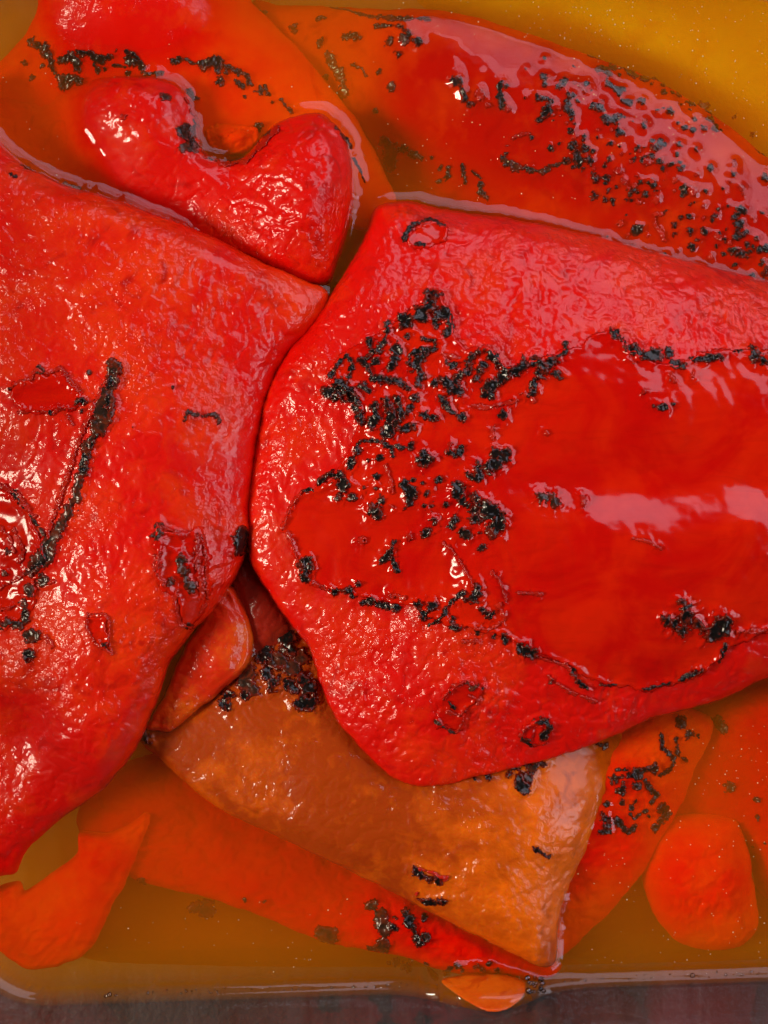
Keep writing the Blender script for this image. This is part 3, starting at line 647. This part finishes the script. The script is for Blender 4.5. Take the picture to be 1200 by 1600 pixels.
Pepper("pepper_piece", "long orange strip of pepper with black crinkled char, beside the front orange piece", "pepper",
 [(1105,1116),(1112,1150),(1087,1200),(1064,1258),(1014,1350),(957,1420),(880,1492),(850,1480),(850,1300),(950,1140),(1020,1095)],
 -70, [(1080,1150,-12),(1000,1200,-8),(980,1300,-14),(920,1400,-22),(1050,1200,-18),(960,1250,-7),(880,1470,-30)],
 m_sub, R=50, st=3, seed=7, disp=1.8, tints=[(0.35,),(1060,1180,60,0.6),(900,1450,60,0.4)], flakes=FL_K)
Pepper("pepper_piece", "rounded bright orange piece of pepper sunk near the front right corner", "pepper",
 [(1060,1272),(1110,1268),(1150,1276),(1166,1320),(1176,1370),(1183,1420),(1180,1455),(1150,1480),(1100,1484),(1050,1465),(1014,1410),(1004,1355),(1022,1302)],
 -75, [(1080,1370,-10),(1100,1300,-15),(1130,1380,-12),(1100,1450,-25),(1040,1350,-16)],
 m_sub, R=60, st=3, seed=8, disp=1.8, tints=[(0.25,),(1130,1450,80,0.5)])
Pepper("pepper_piece", "brownish orange flattened pepper half lying in front, half out of the juice", "pepper",
 [(205,1138),(226,1165),(270,1205),(340,1262),(430,1305),(500,1338),(580,1378),(640,1408),(720,1450),(800,1490),(845,1512),(868,1500),(873,1455),(880,1410),(897,1368),(920,1320),(939,1270),(950,1225),(960,1180),(970,1146),(940,1080),(800,1020),(600,950),(470,960),(430,985),(390,1020),(330,1080),(260,1120)],
 [(205,1138,-14),(430,1305,-16),(640,1408,-12),(845,1512,6),(880,1410,-8),(950,1225,-14),(800,1020,-20),(430,985,-10)],
 [(250,1150,12),(300,1190,18),(400,1150,38),(400,1240,30),(500,1100,36),(500,1200,50),(600,1150,36),(600,1280,54),(700,1180,42),(700,1290,60),(800,1200,42),(800,1300,64),(800,1235,54),(865,1212,36),(930,1180,0),(870,1320,46),(760,1400,52),(830,1450,40),(875,1380,26),(650,1380,34),(450,1030,22),(420,1010,15),(700,1050,16),(850,1080,18)],
 m_org, R=34, under=18, seed=9, disp=0.8, tints=[(0.12,),(800,1330,170,0.35),(860,1420,120,0.45),(880,1230,100,0.4)], sleek=[(0.15,),(890,1215,80,0.85),(350,1170,120,0.5),(650,1430,80,0.5)], flakes=FL_F)
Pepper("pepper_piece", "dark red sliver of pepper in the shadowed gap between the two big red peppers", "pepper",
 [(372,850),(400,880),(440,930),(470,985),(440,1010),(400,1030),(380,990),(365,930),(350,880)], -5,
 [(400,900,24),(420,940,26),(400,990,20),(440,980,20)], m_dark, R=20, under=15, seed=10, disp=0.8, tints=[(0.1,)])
Pepper("pepper_piece", "small orange red folded scrap tucked under the left pepper's lower right edge", "pepper",
 [(228,1140),(235,1120),(262,1075),(285,1015),(320,960),(350,918),(368,922),(388,960),(397,1005),(385,1045),(345,1082),(300,1118),(265,1143)],
 [(228,1140,8),(285,1015,12),(350,918,12),(397,1005,14),(300,1118,10)],
 [(340,985,46),(362,975,50),(380,1010,44),(345,1050,50),(318,1072,38),(285,1095,42),(250,1122,30),(300,1030,40)],
 m_lump, R=24, under=12, seed=11, disp=0.9, tints=[(0.2,),(370,1020,40,0.5),(280,1100,50,0.4)])
Pepper("pepper_piece", "small bright orange scrap stranded against the front glass wall", "pepper",
 [(690,1532),(720,1524),(770,1522),(815,1530),(822,1545),(812,1562),(790,1577),(765,1580),(735,1568),(708,1550)],
 [(690,1532,4),(770,1522,2),(820,1540,20),(790,1577,70),(735,1568,55)],
 [(720,1540,26),(770,1540,34),(800,1550,48),(770,1562,66),(740,1552,50)],
 m_lump, R=16, under=6, st=2, seed=12, disp=0.6, rag=0.6, tints=[(0.95,)])
PATCH_C = [([(15,605),(50,590),(60,578),(95,585),(125,612),(120,640),(60,648),(30,640)],2.0,m_skin),([(242,818),(280,832),(322,830),(325,930),(315,975),(290,980),(272,935),(243,895)],2.5,m_skin),
 ([(132,962),(165,960),(172,985),(172,1018),(150,1005),(136,985)],2.0,m_skin),([(-45,760),(0,765),(50,800),(72,860),(60,900),(45,960),(0,985),(-45,980)],2.0,m_skin)]
Pepper("roasted_pepper", "large peeled red pepper filling the left, a long charred stick of skin across it", "pepper",
 [(-48,205),(0,222),(40,258),(100,288),(180,313),(250,338),(340,373),(420,413),(480,438),(514,456),(509,492),(486,522),(451,562),(431,602),(416,642),(406,692),(398,742),(394,800),(389,850),(362,915),(322,965),(291,1000),(264,1040),(242,1100),(217,1160),(187,1205),(152,1240),(102,1275),(60,1310),(38,1338),(25,1364),(0,1368),(-48,1375)],
 [(0,222,-16),(250,338,-6),(512,456,14),(402,692,26),(386,850,40),(291,1000,48),(217,1160,36),(102,1275,0),(0,1368,-16),(-48,800,30)],
 [(-48,300,62),(0,330,78),(150,420,112),(300,450,100),(450,480,72),(100,560,112),(20,640,112),(120,700,112),(0,760,72),(-40,860,64),(60,850,96),(60,770,100),(110,800,104),(250,720,122),(350,700,96),(250,900,120),(150,1000,122),(60,1000,96),(0,1060,78),(40,1150,38),(95,1160,84),(150,1130,102),(190,1090,96),(110,1230,52),(30,1250,38),(50,1320,12),(0,1340,8),(300,850,108),(350,860,86),(300,600,108),(400,560,84),(20,930,70)],
 m_red, R=36, under=18, seed=13, disp=1.1, tints=[(0.32,),(480,455,60,0.8),(120,420,160,0.3),(200,1000,120,0.25),(290,800,60,0.2),(60,1300,70,-0.2)],
 sleek=[(30,700,110,0.5),(300,760,90,0.35),(40,1180,55,0.5),(90,940,70,0.4)], flakes=FL_C, patches=PATCH_C, group=GP)
PATCH_E = [([(455,790),(480,765),(520,742),(548,695),(560,645),(522,602),(515,575),(545,547),(590,520),(640,490),(680,455),(705,480),(715,530),(760,545),(800,570),(860,555),(905,540),(925,525),(955,517),(985,545),(1020,560),(1060,570),(1100,550),(1150,545),(1200,545),(1290,550),(1290,980),(1200,985),(1150,1010),(1120,1035),(1070,1065),(1000,1078),(940,1070),(880,1040),(820,1010),(790,1000),(740,985),(700,975),(650,950),(600,940),(545,930),(500,920),(475,910),(465,880),(450,850),(440,820)],2.6,m_skin),
 ([(690,1092),(705,1070),(730,1063),(755,1072),(747,1095),(726,1110),(724,1140),(700,1142),(682,1128)],1.6,m_skin),([(812,1146),(832,1126),(860,1134),(856,1155),(832,1166)],1.6,m_skin),
 ([(640,380),(650,355),(680,346),(702,358),(690,376),(660,384)],2.0,m_skin)]
Pepper("roasted_pepper", "largest peeled red pepper, right of centre, its smooth skin patch edged in black char", "pepper",
 [(590,323),(640,316),(700,328),(800,343),(900,363),(1000,388),(1100,413),(1200,438),(1315,470),(1318,700),(1315,1020),(1200,1060),(1130,1092),(1050,1115),(1000,1130),(960,1150),(880,1180),(800,1200),(740,1215),(690,1228),(640,1226),(602,1206),(557,1162),(527,1126),(506,1085),(491,1040),(481,1010),(449,970),(422,930),(396,890),(386,850),(384,790),(391,720),(403,660),(418,600),(443,555),(483,510),(509,470),(536,430),(553,400),(573,360)],
 [(590,323,-22),(900,363,-22),(1200,438,-22),(1318,700,0),(1200,1060,36),(960,1150,56),(690,1228,58),(557,1162,54),(481,1010,46),(401,890,40),(395,750,26),(451,555,14),(541,430,-4)],
 [(620,360,56),(800,400,72),(1000,440,72),(1200,480,66),(600,500,96),(800,530,122),(1000,560,126),(1200,590,122),(450,700,88),(600,700,128),(800,690,136),(1000,690,134),(1200,690,130),(850,770,132),(850,815,143),(930,770,125),(930,815,144),(1000,768,122),(1010,815,145),(1080,768,126),(1090,815,142),(1180,762,122),(1180,812,145),(750,800,138),(900,900,144),(1100,900,140),(600,900,116),(520,835,102),(460,835,92),(750,950,132),(900,1050,114),(1100,1000,110),(700,1080,104),(600,1050,94),(500,900,92),(650,1170,84),(850,1120,90),(1050,1090,80),(1200,1020,80)],
 m_red, R=42, under=14, seed=14, disp=1.6, tints=[(0.14,),(640,1190,60,0.4),(430,900,60,0.25),(900,420,200,0.12)], sleek=[(1060,810,260,0.95),(620,700,130,0.6),(520,850,130,0.9)], flakes=FL_E, patches=PATCH_E, group=GP)


# ------------------------------------------------------------------ juice
def juice_mat():
    M = NT("amber_juice"); co = M.co()
    tr = M.n('ShaderNodeBsdfTransparent')
    gl = M.n('ShaderNodeBsdfGlossy'); gl.inputs['Roughness'].default_value = 0.015
    h = M.math('ADD', M.noise(co, 120, 2, 0.5), M.math('MULTIPLY', M.noise(co, 28, 2, 0.3), 0.12))
    b = M.n('ShaderNodeBump'); b.inputs['Distance'].default_value = 1.6 * S; M.l(h, b.inputs['Height'])
    M.l(b.outputs[0], gl.inputs['Normal']); fr = M.fres(1.42, b.outputs[0])
    mx = M.n('ShaderNodeMixShader'); M.l(fr, mx.inputs[0]); M.l(tr.outputs[0], mx.inputs[1]); M.l(gl.outputs[0], mx.inputs[2])
    M.l(mx.outputs[0], M.out.inputs[0])
    vs = M.n('ShaderNodeVolumeScatter'); vs.inputs['Color'].default_value = (1.0, 0.28, 0.005, 1); vs.inputs['Density'].default_value = 34; vs.inputs['Anisotropy'].default_value = -0.35
    va = M.n('ShaderNodeVolumeAbsorption'); va.inputs['Color'].default_value = (0.998, 0.73, 0.02, 1); va.inputs['Density'].default_value = 46
    ad = M.n('ShaderNodeAddShader'); M.l(vs.outputs[0], ad.inputs[0]); M.l(va.outputs[0], ad.inputs[1]); M.l(ad.outputs[0], M.out.inputs[1])
    return M.m

def near_dist(mask, st):
    """distance (u) from every cell to the nearest True cell: jump flooding"""
    H, Wd = mask.shape; J, I = np.meshgrid(np.arange(H), np.arange(Wd), indexing='ij')
    BJ = np.where(mask, J, -9999); BI = np.where(mask, I, -9999)
    best = np.where(mask, 0.0, 1e9); k = 64
    while k >= 1:
        for dj in (-k, 0, k):
            for di in (-k, 0, k):
                if dj == 0 and di == 0: continue
                cj = np.full(mask.shape, -9999); ci = cj.copy()
                a0, a1 = max(0, -dj), H - max(0, dj); b0, b1 = max(0, -di), Wd - max(0, di)
                cj[a0:a1, b0:b1] = BJ[a0 + dj:a1 + dj, b0 + di:b1 + di]; ci[a0:a1, b0:b1] = BI[a0 + dj:a1 + dj, b0 + di:b1 + di]
                d = np.where(cj >= 0, (J - cj) ** 2.0 + (I - ci) ** 2.0, 1e9); u = d < best
                best = np.where(u, d, best); BJ = np.where(u, cj, BJ); BI = np.where(u, ci, BI)
        k //= 2
    return np.sqrt(best) * st

def build_juice():
    st = 3.5
    wall = rrect(*DISH, 0.0)
    x0, x1 = wall[:, 0].min() - 40, wall[:, 0].max() + 40; y0, y1 = wall[:, 1].min() - 40, wall[:, 1].max() + 40
    X, Y = np.meshgrid(np.arange(x0, x1, st), np.arange(y0, y1, st))
    dw = sdf_poly(X, Y, wall)
    H = np.full(X.shape, -400.0); FILM = np.full(X.shape, -400.0)
    def read(f):
        A = np.full(X.shape, -400.0)
        i0 = max(int((f.x0 - x0) / st) + 1, 0); i1 = min(int((f.x0 + f.st * (f.Z.shape[1] - 1) - x0) / st), X.shape[1])
        j0 = max(int((f.y0 - y0) / st) + 1, 0); j1 = min(int((f.y0 + f.st * (f.Z.shape[0] - 1) - y0) / st), X.shape[0])
        if i1 > i0 and j1 > j0: A[j0:j1, i0:i1] = f(X[j0:j1, i0:i1], Y[j0:j1, i0:i1])
        return A
    for f, film, em in objs_top:
        A = read(f)
        if film is not None: FILM = np.maximum(FILM, A + film)
        elif em: H = np.maximum(H, A)
    rise = 17.0
    d = near_dist(H > rise, st)
    L = rise * np.exp(-np.maximum(d, 0) / 15.0)
    L = L + 17.0 * np.exp(np.minimum(dw, 0) / 10.0)
    # juice drawn up the glass round the scrap at the front wall
    sx, sy = W(760, 1556, 30)
    L = L + 46 * np.exp(-((X - sx) / 85) ** 2 - ((Y - sy) / 34) ** 2)
    # thin wet film over the pepper that just breaks the surface
    FB = blur(np.maximum(FILM, -30), 3) + 1.5 * fbm(X, Y, 55, 3, 77)
    k = 5.0
    L = np.where(FILM > -60, k * np.log(np.exp(np.clip(L / k, -20, 20)) + np.exp(np.clip(FB / k, -20, 20))), L)
    FLK = np.zeros(X.shape)
    for (P, hw, sd, zm) in flake_marks:
        if zm < -14 or zm > 24: continue
        pad = hw + 20
        i0 = max(int((P[:, 0].min() - pad - x0) / st), 0); i1 = min(int((P[:, 0].max() + pad - x0) / st) + 1, X.shape[1])
        j0 = max(int((P[:, 1].min() - pad - y0) / st), 0); j1 = min(int((P[:, 1].max() + pad - y0) / st) + 1, X.shape[0])
        if i1 - i0 < 2 or j1 - j0 < 2: continue
        dd = stroke_sdf(X[j0:j1, i0:i1], Y[j0:j1, i0:i1], P, hw, sd)
        FLK[j0:j1, i0:i1] = np.maximum(FLK[j0:j1, i0:i1], 3.8 * np.exp(-(np.maximum(dd + 2, 0) / 6.0) ** 2) * np.clip((zm + 14) / 10, 0, 1))
    L = L + FLK
    # faint lens of oil near the front right
    ax, ay = W(930, 1395, 0)
    rr = np.sqrt(((X - ax) / 92) ** 2 + ((Y - ay) / 50) ** 2)
    L = L + 1.8 / (1 + np.exp((rr - 1) * 42)) * (Y < ay - 4)
    L = blur(L, 1)
    sdf = dw - FLARE * L - 3.0
    botz = np.full(X.shape, BOT + 8.0)
    V, F, used, inner = grid_solid(X, Y, sdf, L, botz, L, st)
    o = link_mesh("pepper_juice", V, F, juice_mat())
    tag(o, "cloudy amber pepper juice filling the dish round the peppers", None, kind="structure")
    return Field(x0, y0, st, L), Field(x0, y0, st, H), Field(x0, y0, st, dw)
LF, HF, WF = build_juice()

# ------------------------------------------------------------------ bubbles, specks, fibre, floating crumb
def ico():
    t = (1 + 5 ** 0.5) / 2
    V = np.array([(-1,t,0),(1,t,0),(-1,-t,0),(1,-t,0),(0,-1,t),(0,1,t),(0,-1,-t),(0,1,-t),(t,0,-1),(t,0,1),(-t,0,-1),(-t,0,1)], float)
    F = [(0,11,5),(0,5,1),(0,1,7),(0,7,10),(0,10,11),(1,5,9),(5,11,4),(11,10,2),(10,7,6),(7,1,8),(3,9,4),(3,4,2),(3,2,6),(3,6,8),(3,8,9),(4,9,5),(2,4,11),(6,2,10),(8,6,7),(9,8,1)]
    V /= np.linalg.norm(V, axis=1)[:, None]
    Vl = [tuple(v) for v in V]; cache = {}; F2 = []
    def mid(a, b):
        k = (min(a, b), max(a, b))
        if k not in cache:
            m = np.array(Vl[a]) + np.array(Vl[b]); m /= np.linalg.norm(m); cache[k] = len(Vl); Vl.append(tuple(m))
        return cache[k]
    for a, b, c in F:
        x, y, z = mid(a, b), mid(b, c), mid(c, a); F2 += [(a, x, z), (b, y, x), (c, z, y), (x, y, z)]
    return np.array(Vl), np.array(F2), V, np.array(F)
IV2, IF2, IV1, IF1 = ico()
rs = np.random.RandomState(5)
def balls(name, items, mat, label, fine):
    V0, F0 = (IV2, IF2) if fine else (IV1, IF1); Vs, Fs = [], []
    for k, (x, y, z, r, sq) in enumerate(items):
        Vs.append(V0 * np.array([r, r, r * sq]) + np.array([x, y, z])); Fs.append(F0 + k * len(V0))
    o = link_mesh(name, np.concatenate(Vs), np.concatenate(Fs), mat); return tag(o, label, None, kind="stuff")
def bubble_mat():
    M = NT("bubble_film"); tr = M.n('ShaderNodeBsdfTransparent'); gl = M.n('ShaderNodeBsdfGlossy'); gl.inputs['Roughness'].default_value = 0.03
    lw = M.n('ShaderNodeFresnel'); lw.inputs[0].default_value = 1.6
    mx = M.n('ShaderNodeMixShader'); M.l(lw.outputs[0], mx.inputs[0]); M.l(tr.outputs[0], mx.inputs[1]); M.l(gl.outputs[0], mx.inputs[2]); M.l(mx.outputs[0], M.out.inputs[0]); return M.m
def plain_mat(name, col, rough):
    M = NT(name); p = M.n('ShaderNodeBsdfPrincipled'); co = M.co()
    M.l(M.mixc(M.noise(co, 20, 2), c4(col), c4(tuple(c * 0.8 for c in col))), p.inputs['Base Color']); p.inputs['Roughness'].default_value = rough
    M.l(p.outputs[0], M.out.inputs[0]); return M.m
bub = []
def wall_pt(px, inset):
    """a spot on the juice just inside the front wall at photograph column px"""
    best = None
    for py in np.arange(1490, 1590, 1.0):
        x, y = W(px, py, 12); d = float(WF(x, y))
        if d > -inset: return x, y
    return W(px, 1540, 12)
for px in np.concatenate([rs.uniform(230, 600, 45), rs.uniform(1000, 1190, 30), rs.uniform(560, 690, 12), rs.uniform(880, 1000, 10)]):
    x, y = wall_pt(px, rs.uniform(2, 9)); r = rs.choice([0.9, 1.2, 1.6, 2.4], p=[.4, .35, .18, .07])
    bub.append((x, y, float(LF(x, y)) + r * 0.3, r, 1.0))
for px, r in ((165, 2.6), (171, 3.8), (181, 2.2), (1082, 4), (1134, 2.6), (1160, 2.2), (914, 2.4)):
    x, y = wall_pt(px, r + 2); bub.append((x, y, float(LF(x, y)) + r * 0.3, r, 1.0))
for k in range(26):
    x, y = W(rs.uniform(822, 850), rs.uniform(1525, 1545), 20); r = rs.uniform(2, 4.5); bub.append((x, y, float(LF(x, y)) + r * 0.3, r, 1.0))
balls("bubble_froth", bub, bubble_mat(), "fine row of bubbles clinging where juice meets the front glass", True)
sp = []
def specks(n, x0, x1, y0, y1):
    k = 0
    while k < n:
        px, py = rs.uniform(x0, x1), rs.uniform(y0, y1); x, y = W(px, py, 0)
        k += 1
        if float(HF(x, y)) > 6 or float(WF(x, y)) > -14: continue
        r = rs.choice([0.6, 0.85, 1.2], p=[.55, .35, .1]); sp.append((x, y, float(LF(x, y)) - r * 0.2 - rs.choice([0, 3]), r, 0.6))
specks(170, 880, 1200, 10, 260); specks(60, 600, 1000, 0, 60); specks(60, 1040, 1200, 1130, 1330); specks(60, 900, 1200, 1330, 1510)
specks(35, 100, 560, 1400, 1520); specks(60, 0, 600, 60, 330); specks(40, 600, 900, 180, 320)
balls("juice_specks", sp, plain_mat("pale_gold_speck", (0.9, 0.72, 0.35), 0.25), "pale golden specks floating on the cloudy juice", False)
def tube(name, pts, r, mat, label, cat):
    P = spline(pts, 6, False); n = len(P); V = []; F = []
    for i, p in enumerate(P):
        t = P[min(i + 1, n - 1)] - P[max(i - 1, 0)]; t /= np.linalg.norm(t); a = np.cross(t, (0.3, 0.2, 1)); a /= np.linalg.norm(a); b = np.cross(t, a)
        rr = r * (0.35 + 0.65 * math.sin(math.pi * (0.12 + 0.76 * i / (n - 1))))
        for k in range(5): an = 2 * math.pi * k / 5; V.append(p + rr * (a * math.cos(an) + b * math.sin(an)))
    for i in range(n - 1):
        for k in range(5): F.append((i * 5 + k, i * 5 + (k + 1) % 5, i * 5 + 5 + (k + 1) % 5, i * 5 + 5 + k))
    o = link_mesh(name, np.array(V), np.array(F), mat); return tag(o, label, cat)
